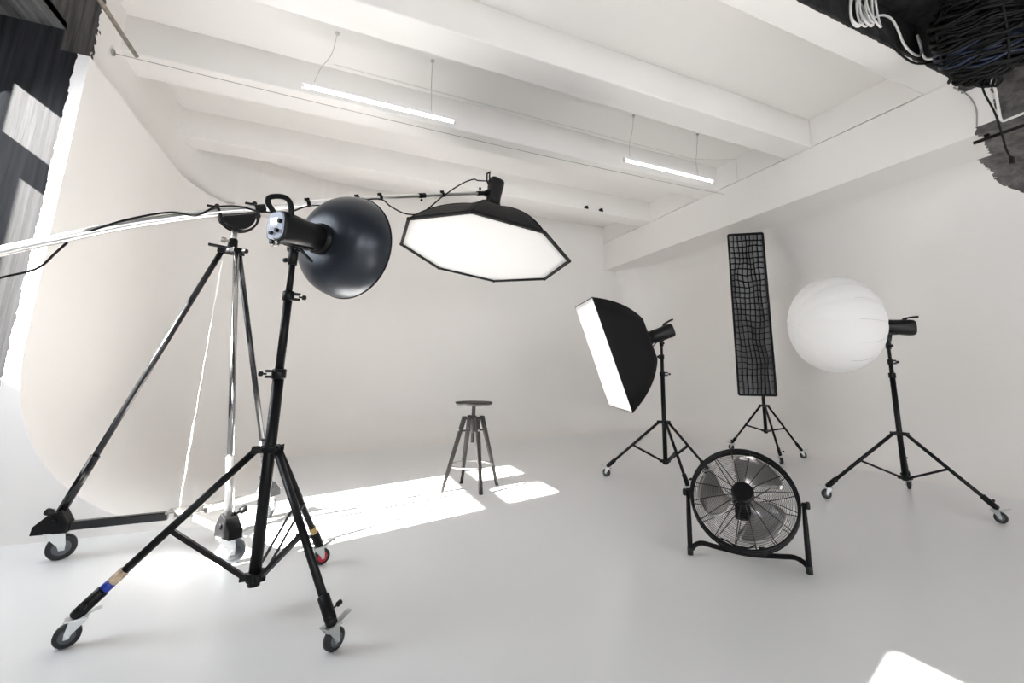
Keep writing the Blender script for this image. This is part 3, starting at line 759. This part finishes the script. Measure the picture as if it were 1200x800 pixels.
Bx = V((-.62, 3.245, 0))
root = thing('boom_stand', 'heavy wheeled tripod carrying the silver boom pole', 'boom stand', Bx)
bc = [(-1.157, 3.276, math.radians(20), 'gloss_black'), (-.37, 2.895, math.radians(10), 'chrome'), (-.296, 3.658, math.radians(60), 'gloss_black')]
zA = 1.655; zf = .165; hubp = V((-.65, 3.29, .165))
top = MB(); top.lathe(Bx+V((0,0,zA-.02)), (0,0,1), [(0, .02), (.004, .04), (.03, .04), (.034, .028), (.09, .024), (.1, .018)], 24)
for i, (x, y, yaw, m) in enumerate(bc):
    d = V((x-Bx.x, y-Bx.y, 0)).normalized(); s = V((-d.y, d.x, 0))
    st = caster(root, x, y, yaw, .058, zf-.02, 'grey_rubber' if i else 'rubber', lever=(i > 0))
    lug = Bx+V((0,0,zA))+d*.05; end = V((st.x, st.y, zf+.045))
    b = MB(); b.cyl(lug, end, .0155, n=16)
    leg = obj('leg', b, m, root)
    b = MB(); u = (end-lug).normalized(); b.cyl(end-u*.30, end, .0205, n=16); obj('leg_sleeve', b, 'gloss_black' if i != 1 else 'alu', leg)
    top.box(Bx+V((0,0,zA))+d*.045, (.05, .05, .03), frame_x(d))
    # foot casting
    b = MB(); o = V((st.x, st.y, zf))
    b.prism([o-d*.085-V((0,0,.035))-s*.03, o+d*.05*-1-V((0,0,.035))*-.6-s*.03-V((0,0,0)), o-d*.03+V((0,0,.05))-s*.03, o+d*-.005+V((0,0,.07))-s*.03, o-d*.0+V((0,0,-.035))-s*.03] if False else
            [o+d*.085-V((0,0,.035))-s*.032, o-d*.055-V((0,0,.035))-s*.032, o-d*.055+V((0,0,.012))-s*.032, o-d*.02+V((0,0,.075))-s*.032, o+d*.03+V((0,0,.055))-s*.032, o+d*.08+V((0,0,.005))-s*.032], s*.064)
    b.cyl(o-s*.042+V((0,0,.02)), o+s*.042+V((0,0,.02)), .014, n=12)
    b.cyl(V((o.x, o.y, .1)), V((o.x, o.y, zf-.03)), .018, n=12)
    k = obj('foot_casting', b, 'black', root, bevel=.003)
    kb = MB(); knob(kb, o+V((0,0,.055))+s*.025-d*.01, d*.5+s*.8+V((0,0,.5)), .06, .017); obj('knob', kb, 'plastic', k)
    # base bar to the centre
    b = MB(); e = hubp+(o-hubp).normalized()*.09
    b.bar(o-d*.02+V((0,0,-.008)), e+V((0,0,-.008)), .034, .042)
    obj('base_bar', b, 'gloss_black' if i == 0 else ('alu' if i == 1 else 'steel'), root, bevel=.004)
    b = MB()
    for k2 in (-1, 1): b.bar(e+s*k2*.02+V((0,0,.012)), hubp+s*k2*.045-(o-hubp).normalized()*.05+V((0,0,.02)), .02, .008)
    b.cyl(e-s*.035+V((0,0,.012)), e+s*.035+V((0,0,.012)), .008, n=10)
    obj('linkage', b, 'steel', root)
b = MB(); b.lathe(hubp+V((0,0,-.012)), (0,0,1), [(0, .05), (.002, .065), (.03, .065), (.034, .05)], 20); obj('base_hub', b, 'steel', root)
obj('top_collar', top, 'black', root, bevel=.003)
b = MB(); b.bar(Bx+V((-.02,-.02,zA+.015)), Bx+V((-.115,-.03,zA+.022)), .03, .012); knob(b, Bx+V((.05,-.04,zA+.0)), (.8,-.5,-.1), .045, .014)
obj('locking_lever', b, 'plastic', root)
pp = pole_at_x(Bx.x); pd = (pole_at_x(Bx.x+.05)-pole_at_x(Bx.x-.05)).normalized(); ps = V((-pd.y, pd.x, 0)).normalized(); pu = pd.cross(ps); pu = pu if pu.z > 0 else -pu
b = MB(); b.cyl(Bx+V((0,0,zA+.03)), V((pp.x, pp.y, pp.z-.11)), .017, n=14); knob(b, Bx+V((-.012,-.012,zA+.06)), (-.8,-.3,0), .045, .016); obj('spigot', b, 'steel', root)
b = MB(); dsk = []
for k in range(17):
    a = PI+PI*k/16; dsk.append(pp - ps*.02 - pu*.03 + pd*.088*math.cos(a)+pu*.088*math.sin(a)*1.0)
b.prism(dsk, ps*.04); obj('pivot_disc', b, 'black', root, bevel=.003)
b = MB(); path = [pp - pu*.025 + pd*.105*math.cos(PI+PI*k/20)+pu*.108*math.sin(PI+PI*k/20) for k in range(21)]
for sd in (-1, 1): b.tube([q+ps*.021*sd for q in path], .006, 8)
obj('guide_arc', b, 'black', root)
for sd in (-1, 1):
    p = pp+pd*.1*sd; b = MB()
    b.tube([p+pu*.0275*math.sin(a)*1.0+ps*.0285*math.cos(a) for a in [math.radians(-120+k*20) for k in range(16)]], .0075, 8)
    b.bar(p-pu*.06-ps*.016, p-pu*.012-ps*.026, .03, .014, pd); b.bar(p-pu*.06+ps*.016, p-pu*.012+ps*.026, .03, .014, pd)
    b.bar(p+pu*.03, p+pu*.045-pd*.05, .022, .010); b.sphere(p+pu*.037, .015, 10)
    obj('pole_clamp', b, 'black', root)
# strap that hangs from the collar to the base
b = MB(); s0 = Bx+V((-.045,.01,zA-.03)); s1 = hubp+V((-.05,.02,.03))
pt = [s0.lerp(s1, k/40)+V((.0015*math.sin(k*1.3), 0, 0)) for k in range(41)]
rad = [.0035 if k < 4 else (.007 if k < 7 else (.004 if k < 9 else (.0009 if k < 28 else (.0042 if k < 35 else .003)))) for k in range(41)]
b.tube(pt, rad, 8)
tag(obj('hanging_strap', b, 'rope'), 'thin frayed white strap hanging inside the boom tripod', 'strap')

# cables of the boom
def cable(name, pts, r, m, label, cat, group=None, seg=10):
    b = MB(); b.tube(spline(pts, seg), r, 8); o = obj(name, b, m); return tag(o, label, cat, group)
q = lambda x, dz=0, dy=0: pole_at_x(x)+V((0, dy, dz))
cable('power_cable', [q(-1.20, -.005, -.029), q(-1.08, .024, -.016), q(-.92, .03, -.02), q(-.80, -.012, -.03), q(-.72, .03, -.018), q(-.60, .012, -.033), q(-.50, -.03, -.026), q(-.36, -.055, -.02), q(-.25, -.027, -.022), q(-.10, -.03, -.02), q(.06, -.02, -.022), q(.22, -.022, -.02), q(.30, -.09, -.03), q(.42, -.165, -.05), q(.55, -.16, -.05), q(.72, -.02, -.022), q(.88, .085, -.02), q(1.0, .135, .0), q(1.06, .13, .02), Co+on*.70+V((-.05,-.04,0))], .0058, 'cable',
      'black power cable strapped along the silver boom pole', 'cable')
cable('power_cable', [q(-1.28, -.029, 0), q(-1.31, -.07, 0), q(-1.36, -.135, 0), V((-1.46, 2.99, 1.36)), V((-1.58, 2.95, 1.28)), V((-1.75, 2.9, 1.24)), V((-2.0, 2.88, 1.22)), V((-2.3, 2.9, 1.24))], .006, 'cable',
      'black cable drooping from the boom pole to the left wall', 'cable')

# ------------------------------------------------------------------ stool
S = V((1.135, 3.897, 0)); root = thing('bar_stool', 'dark round-seat adjustable bar stool standing in the sun patch', 'stool', S)
b = MB(); b.lathe(S+V((0,0,.672)), (0,0,1), [(0, .05), (.001, .12), (.008, .150), (.02, .158), (.028, .157), (.031, .150), (.027, .10), (.025, .01)], 48); obj('seat', b, 'wood', root)
b = MB()
prof = [(0, .017)]
for k in range(60): prof.append((.004+k*.005, .017 if k % 2 else .0145))
b.lathe(S+V((0,0,.37)), (0,0,1), prof+[(.305, .017)], 16); obj('screw_shaft', b, 'iron', root)
b = MB(); b.lathe(S+V((0,0,.452)), (0,0,1), [(0, .024), (.003, .036), (.11, .036), (.115, .028), (.135, .026), (.137, .02)], 24)
tops = []
for k, (fx, fy) in enumerate(((-.243, -.022), (-.026, .21), (.026, -.21), (.243, .032))):
    d = V((fx, fy, 0)).normalized(); b.box(S+V((0,0,.565))+d*.05, (.05, .022, .016), frame_x(d)); b.box(S+V((0,0,.468))+d*.06, (.07, .022, .014), frame_x(d))
obj('hub', b, 'iron', root, bevel=.002)
for k, (fx, fy) in enumerate(((-.243, -.022), (-.026, .21), (.026, -.21), (.243, .032))):
    d = V((fx, fy, 0)).normalized(); s = V((-d.y, d.x, 0)); R = V((fx, fy, 0)).length
    b = MB(); a0 = S+d*.078+V((0,0,.585)); a1 = S+d*R+V((0,0,.002))
    def quad(p, w, t): return [p-s*w/2-d*t/2, p+s*w/2-d*t/2, p+s*w/2+d*t/2, p-s*w/2+d*t/2]
    A, Bq = quad(a0, .034, .036), quad(a1, .03, .022)
    b.add(A+Bq, [(3,2,1,0),(4,5,6,7)]+[(i, (i+1) % 4, 4+(i+1) % 4, 4+i) for i in range(4)])
    lg = obj('leg', b, 'wood', root, bevel=.004)
    b = MB(); zb2 = .478; p = a0.lerp(a1, (.585-zb2)/.583); b.cyl(p-d*.022, p+d*.022, .007, n=10); obj('bolt', b, 'steel', lg)
b = MB(); b.ring(S+V((0,0,.192)), (0,0,1), .170, .0075, 56, 10); obj('foot_ring', b, 'steel', root)

# ------------------------------------------------------------------ fan
Fc = V((2.043, 1.899, .315)); fu = V((.66825, -.74394, 0)); fn0 = V((-.74394, -.66825, 0)); tl = .612
fv = V((0,0,1))*math.cos(tl)-fn0*math.sin(tl); fn = fn0*math.cos(tl)+V((0,0,1))*math.sin(tl); RF = .258
root = thing('floor_fan', 'round black metal floor fan tilted up, wire guard and three blades', 'fan', V((Fc.x, Fc.y, 0)))
def fp(x, y, z): return Fc+fu*x+fv*y+fn*z
b = MB(); prof = [(-.025, RF-.003), (-.024, RF+.005), (.024, RF+.005), (.025, RF-.003), (.024, RF), (-.024, RF), (-.025, RF-.003)]
def lath(o, axis, prof, n): 
    return b.lathe(o, axis, prof, n, cap=False)
lath(Fc, fn, prof, 72); b.ring(fp(0,0,.02), fn, RF+.002, .0085, 72, 8); b.ring(fp(0,0,-.02), fn, RF+.002, .0085, 72, 8)
obj('rim', b, 'black', root)
def grille(name, sgn, bulge):
    b = MB(); n = 24
    def zz(r): return sgn*(.02+bulge*(1-(r/RF)**2.2))
    for k in range(n):
        r = .052+(RF-.052)*(k+.5)/n
        b.tube([fp(r*math.cos(2*PI*j/64), r*math.sin(2*PI*j/64), zz(r)) for j in range(64)], .0008, 4, closed=True)
    for k in range(16):
        a = 2*PI*(k+.5)/16
        b.tube([fp(r*math.cos(a), r*math.sin(a), zz(r)-sgn*.0025) for r in [.04+(RF-.04)*j/8 for j in range(9)]], .0024, 6)
    return obj(name, b, 'dark_steel', root)
grille('front_grille', 1, .05); grille('rear_grille', -1, .05)
b = MB(); b.lathe(fp(0,0,.070), fn, [(0, .05), (.004, .055), (.009, .055), (.012, .045)], 32); obj('badge', b, 'black', root)
b = MB(); b.lathe(fp(0,0,-.085), fn, [(0, .03), (.003, .05), (.06, .055), (.072, .04), (.1, .012), (.14, .010)], 28); b.box(fp(.0,-.05,-.07), (.09, .06, .03), Matrix((fu, fv, fn)).transposed())
mo = obj('motor', b, 'plastic', root)
b = MB(); b.lathe(fp(0,0,.012), fn, [(0, .02), (.002, .038), (.03, .034), (.036, .02)], 24); hub = obj('blade_hub', b, 'black', root)
for k, a0 in enumerate((math.radians(84), math.radians(204), math.radians(324))):
    vs = []; fs = []; nr, na = 14, 10
    for i in range(nr+1):
        t = i/nr; r = .034+(.226-.034)*t
        half = math.radians(22+20*math.sin(min(1, t*1.25)*PI*.5))*(1 if t < .82 else math.sqrt(max(0, 1-((t-.82)/.18)**2))*.55+.45)
        sweepa = a0-math.radians(28)*t
        for j in range(na+1):
            w = j/na*2-1; a = sweepa+half*w*(.42+.58*min(1, t*2))
            vs.append(fp(r*math.cos(a), r*math.sin(a), .026+w*.026*(1-.35*t)-.010*(1-w*w)))
    for i in range(nr):
        for j in range(na): fs.append((i*(na+1)+j, (i+1)*(na+1)+j, (i+1)*(na+1)+j+1, i*(na+1)+j+1))
    b = MB(); b.add(vs, fs, True); obj('blade', b, 'blade', root, solid=.0018)
# stand: two flattened uprights joined by one bent bar
PL_, PR_ = Fc-fu*.281, Fc+fu*.281
bkd = -fn0
for p, sd in ((PL_, -1), (PR_, 1)):
    b = MB(); p = V((p.x, p.y, p.z)); ft = V((p.x, p.y, 0))
    b.tube([ft+V((0,0,.0)), ft+V((0,0,.05)), ft+V((0,0,.13)), ft.lerp(p, .7), p+V((0,0,.012))], [.0135, .0135, .0135, .0125, .009], 12)
    obj('upright', b, 'black', root)
    b = MB(); b.cyl(p-fu*sd*.03, p+fu*sd*.014, .009, n=12); b.lathe(p+fu*sd*.008, fu*sd, [(0, .016), (.003, .019), (.016, .019), (.019, .014)], 12); obj('pivot_knob', b, 'plastic', root)
    b = MB(); b.cyl(ft, ft+V((0,0,.035)), .0155, n=14); obj('foot_cap', b, 'rubber', root)
fl_, fr_ = V((PL_.x, PL_.y, 0)), V((PR_.x, PR_.y, 0))
b = MB(); b.tube(spline([fl_+V((0,0,.028))+fu*.008, fl_+fu*.025+bkd*.015+V((0,0,.046)), fl_+fu*.06+bkd*.045+V((0,0,.052)), fl_+fu*.13+bkd*.07+V((0,0,.036)), fl_.lerp(fr_, .5)+bkd*.075+V((0,0,.022)), fr_-fu*.13+bkd*.07+V((0,0,.036)), fr_-fu*.06+bkd*.045+V((0,0,.05)), fr_-fu*.025+bkd*.012+V((0,0,.046)), fr_-fu*.008+V((0,0,.034))], 8), .0125, 12)
obj('base_bar', b, 'black', root)
b = MB(); b.tube(spline([fp(.01,-.075,-.06), fp(.05,-.12,-.058), fp(.055,-.17,-.055), fp(.03,-.215,-.052), fp(-.03,-.225,-.052), fp(-.10,-.20,-.054), fp(-.14,-.20,-.05)], 8), .004, 8); obj('power_cord', b, 'cable', root)
b = MB(); b.box(fp(.075,-.235,-.03), (.03, .03, .03), Matrix((fu, fv, fn)).transposed()); obj('cord_clip', b, 'plastic', root)

# ------------------------------------------------------------------ tube lights under the ceiling
def tube_light(label, xa, xb, y, z, wires):
    root = thing('tube_light', label, 'tube light', ((xa+xb)/2, y, z), 'tube lights under the ceiling')
    b = MB(); b.box(((xa+xb)/2, y, z+.022), (xb-xa, .05, .03)); obj('housing', b, 'lamp_white', root, bevel=.005)
    b = MB(); b.cyl((xa+.02, y, z), (xb-.02, y, z), .0145, n=16); obj('tube', b, 'tube', root)
    for x in (xa+.012, xb-.012):
        b = MB(); b.box((x, y, z+.002), (.024, .036, .04)); obj('end_cap', b, 'lamp_white', root, bevel=.003)
    for x, dx in wires:
        b = MB(); b.tube(spline([(x, y, z+.035), (x+dx*.25, y+.03, z+.2), (x+dx*.8, y+.02, z+.36), (x+dx, y, ZC)], 8), .0028, 6); b.cyl((x+dx, y, ZC-.015), (x+dx, y, ZC), .016, n=12)
        obj('suspension_wire', b, 'pale_cord', root)
tube_light('lit white tube light on the left, above the boom pole', -.424, .821, 3.772, 3.17, [(-.34, .13), (.60, -.02)])
tube_light('lit white tube light on the right, above the strip softbox', 2.60, 3.85, 3.717, 3.17, [(2.68, .06), (3.62, .02)])

# ------------------------------------------------------------------ pipes, wires and cables up high
b = MB(); b.cyl((-1.56, 3.0, 3.235), (-1.56, 4.08, 3.265), .0145, n=14); b.cyl((-1.56, 3.4, 3.245), (-1.745, 3.4, 3.26), .009, n=8)
tag(obj('ceiling_pipe', b, 'pipe'), 'brown pipe end jutting under the ceiling at top left', 'pipe')
b = MB(); b.tube([(-1.74+(XD+1.74)*k/30, 4.185, 3.305-.035*math.sin(PI*k/30)) for k in range(31)], .003, 6); b.ring((-1.735, 4.185, 3.31), (1,0,0), .022, .006, 16, 6)
tag(obj('tension_wire', b, 'grey_cord'), 'thin dark wire strung below the second white beam', 'wire')
b = MB(); b.tube([(-.24+(4.0+.24)*k/16, 4.215, ZC-.006) for k in range(17)]+[(4.3, 4.1, ZC-.006), (XD-.008, 3.95, ZC-.02), (XD-.008, 3.95, 3.42)], .0022, 6)
tag(obj('electrical_cord', b, 'pale_cord'), 'thin grey cord running along the white ceiling between tube lights', 'cord')
for x, lab in ((3.27, 'small black hook under the rear beam, left of the pair'), (3.53, 'small black hook under the rear beam, right of the pair')):
    b = MB(); b.cyl((x, 5.72, 3.43), (x, 5.66, 3.43), .014, n=10); b.ring((x, 5.645, 3.415), (1,0,0), .018, .005, 14, 6); b.box((x+.0, 5.655, 3.40), (.05, .02, .02))
    tag(obj('beam_hook', b, 'black'), lab, 'hook', 'hooks on the rear beam')

YQ = 1.62
# white coil hung before the black beam face
b = MB()
for k in range(7):
    cx_ = 3.10+.018*k; ph = .3*k; path = []
    for j in range(40):
        a = 2*PI*j/40; path.append((cx_+.055*math.cos(a)*(1+.3*math.sin(k*2.1))+.03*math.sin(k*1.7)*math.sin(a), YQ-.01*k+.012*math.sin(2*a+ph), 3.50+.16*math.sin(a)+.012*math.sin(k*3)))
    b.tube(path, .0075, 6, closed=True)
tag(obj('cable_coil', b, 'white_cable'), 'coil of white cable hanging before the black beam', 'cable coil')
cable('white_cable', [(3.22, YQ, 3.42), (3.40, YQ, 3.545), (3.53, YQ, 3.57), (3.60, YQ, 3.51), (3.66, YQ, 3.40), (3.76, YQ, 3.355), (3.86, YQ, 3.37), (3.90, YQ, 3.45), (3.87, YQ, 3.55), (3.89, YQ, 3.46), (3.95, YQ, 3.37), (4.0, YQ-.10, 3.36), (3.97, YQ-.16, 3.34)], .009, 'white_cable', 'white cable looping from the white coil to the dark bundle', 'cable')
cable('black_cable', [(3.05, YQ-.03, 3.62), (3.20, YQ-.03, 3.47), (3.33, YQ-.03, 3.345), (3.52, YQ-.03, 3.25), (3.72, YQ-.03, 3.235), (3.90, YQ-.08, 3.28), (3.93, YQ-.16, 3.30)], .008, 'cable', 'black cable sagging below the white coil', 'cable')
# dark bundle
Bc = V((3.87, 1.27, 3.30)); BT = frame_z((-.47, -.16, .87)); root = thing('cable_bundle', 'big black and navy bundle of wound cable at top right', 'cable bundle', Bc)
rb = MB(); rk = MB()
for k in range(52):
    t = (k+.5)/52; zz = .30-.60*t; R = .232*math.sqrt(max(.08, 1-(abs(zz)/.34)**2.6))*(1+.10*random.uniform(-1, 1))
    tx, ty = random.uniform(-.05, .05), random.uniform(-.05, .05); ox, oy = random.uniform(-.025, .025), random.uniform(-.025, .025)
    ph = random.uniform(0, 6.28)
    path = [Bc+BT @ V((ox+R*math.cos(a)*(1+.05*math.sin(3*a+ph)), oy+R*.92*math.sin(a)*(1+.05*math.cos(2*a+ph)), zz+R*(tx*math.cos(a)+ty*math.sin(a))+.012*math.sin(5*a+ph))) for a in [2*PI*j/44 for j in range(44)]]
    blue = -.19 < zz < -.04 and k % 3 != 0
    (rb if blue else rk).tube(path, random.uniform(.009, .014), 6, closed=True)
for k in range(4):
    a = 2*PI*k/4+.5
    rk.tube(spline([Bc+BT @ V(q) for q in ((.05*math.cos(a), .05*math.sin(a), .33), (.21*math.cos(a), .20*math.sin(a), .2), (.245*math.cos(a), .235*math.sin(a), 0), (.21*math.cos(a), .20*math.sin(a), -.22), (.06*math.cos(a), .06*math.sin(a), -.30))], 8), .009, 6)
for k in range(14):
    a = random.uniform(0, 6.28); p = Bc+BT @ V((.05*math.cos(a), .05*math.sin(a), -.28)); rk.tube(spline([p, p+V((.05*math.cos(a), .05*math.sin(a), -.05)), p+V((.03*math.cos(a+1), .03*math.sin(a+1), -.10))], 5), .009, 6)
core = MB(); core.sphere(Bc, .20, 20, (1, .92, 1.15))
obj('black_winding', rk, 'cable', root); obj('navy_winding', rb, 'blue_cable', root); obj('core', core, 'cable', root)
b = MB(); b.cyl(Bc+V((-.06,0,.12)), V((Bc.x-.06, Bc.y, ZC)), .02, n=10); obj('hanger', b, 'cable', root)
b = MB(); b.tube(spline([Bc+V((.16, .06, -.22)), V((3.93, 1.33, 2.93)), V((4.04, 1.33, 2.78)), V((4.09, 1.33, 2.62)), V((4.11, 1.33, 2.52)), V((4.16, 1.33, 2.46))], 8), .0065, 8); b.box(V((4.165, 1.33, 2.45)), (.03, .02, .05)); obj('hanging_cable', b, 'cable', root)
XS = XD-.012
cable('white_cable', [(XS, 1.52, 3.40), (XS, 1.47, 3.30), (XS, 1.455, 3.18), (XS, 1.455, 3.0), (XS, 1.45, 2.905), (XS, 1.40, 2.895), (XS, 1.2, 2.90), (XS, .9, 2.90)], .010, 'white_cable', 'white cable bending across the bare concrete beam', 'cable')
b = MB(); b.cyl((XD-.02, 1.63, 2.80), (XD-.02, .3, 2.80), .014, n=12)
for y in (1.55, 1.1, .6): b.box((XD-.006, y, 2.815), (.02, .03, .05))
tag(obj('conduit_pipe', b, 'black'), 'black conduit pipe along the bare concrete at right', 'pipe')
cable('thin_cord', [(XD-.005, 1.70, 3.34), (XD-.005, 1.62, 3.22), (XD-.005, 1.585, 3.08), (XD-.005, 1.60, 2.93)], .005, 'grey_cord', 'thin grey cord curving down the white beam end', 'cord')

# ------------------------------------------------------------------ light
W_ = bpy.data.worlds.new('World'); scene.world = W_; W_.use_nodes = True
bg = W_.node_tree.nodes['Background']; bg.inputs['Color'].default_value = (.80, .88, 1, 1); bg.inputs['Strength'].default_value = 1.0
sun = bpy.data.lights.new('Sun', 'SUN'); sun.energy = 47.0; sun.angle = math.radians(.7); sun.color = (1, .97, .93)
so = bpy.data.objects.new('Sun', sun); COL.objects.link(so)
so.rotation_euler = V((1, .325, -.72)).to_track_quat('-Z', 'Y').to_euler()
def area(name, loc, d, sx, sy, power, color):
    l = bpy.data.lights.new(name, 'AREA'); l.shape = 'RECTANGLE'; l.size = sx; l.size_y = sy; l.energy = power; l.color = color
    o = bpy.data.objects.new(name, l); COL.objects.link(o); o.location = loc; o.rotation_euler = V(d).to_track_quat('-Z', 'Z').to_euler(); return o
for a, b_, zl, Z4 in WIN: area('window_daylight', (XW-.12, (a+b_)/2, (zl+Z4)/2), (1, 0, -1.1), b_-a, Z4-zl, 23 if zl < 2 else 10, (.90, .95, 1))
for a, b_ in FW: area('window_daylight', ((a+b_)/2, YF-.2, 1.8), (.5, .62, -.9), b_-a, 2.1, 40, (1, .975, .95))  # added fill lights, set in the unseen front windows

# ------------------------------------------------------------------ camera
f, cx, cy = 533.445, 636.486, 335.72
yaw, tilt, roll = map(math.radians, (24.4165, 10.77974, .84067))
fw = V((math.sin(yaw)*math.cos(tilt), math.cos(yaw)*math.cos(tilt), math.sin(tilt))); r = V((math.cos(yaw), -math.sin(yaw), 0)); u = r.cross(fw)
r2 = r*math.cos(roll)+u*math.sin(roll); u2 = -r*math.sin(roll)+u*math.cos(roll)
cam = bpy.data.cameras.new('Camera'); co = bpy.data.objects.new('Camera', cam); COL.objects.link(co)
cam.sensor_fit = 'HORIZONTAL'; cam.sensor_width = 36; cam.lens = 36*f/1200
cam.shift_x = -(cx-600)/1200; cam.shift_y = (cy-400)/1200
cam.clip_start = .02
Mx = Matrix((r2, u2, -fw)).transposed().to_4x4(); Mx.translation = V((0, 0, .95)); co.matrix_world = Mx
scene.camera = co
vs_ = scene.view_settings; vs_.view_transform = 'Standard'; vs_.look = 'None'; vs_.exposure = 1.33; vs_.gamma = 1; vs_.use_curve_mapping = False
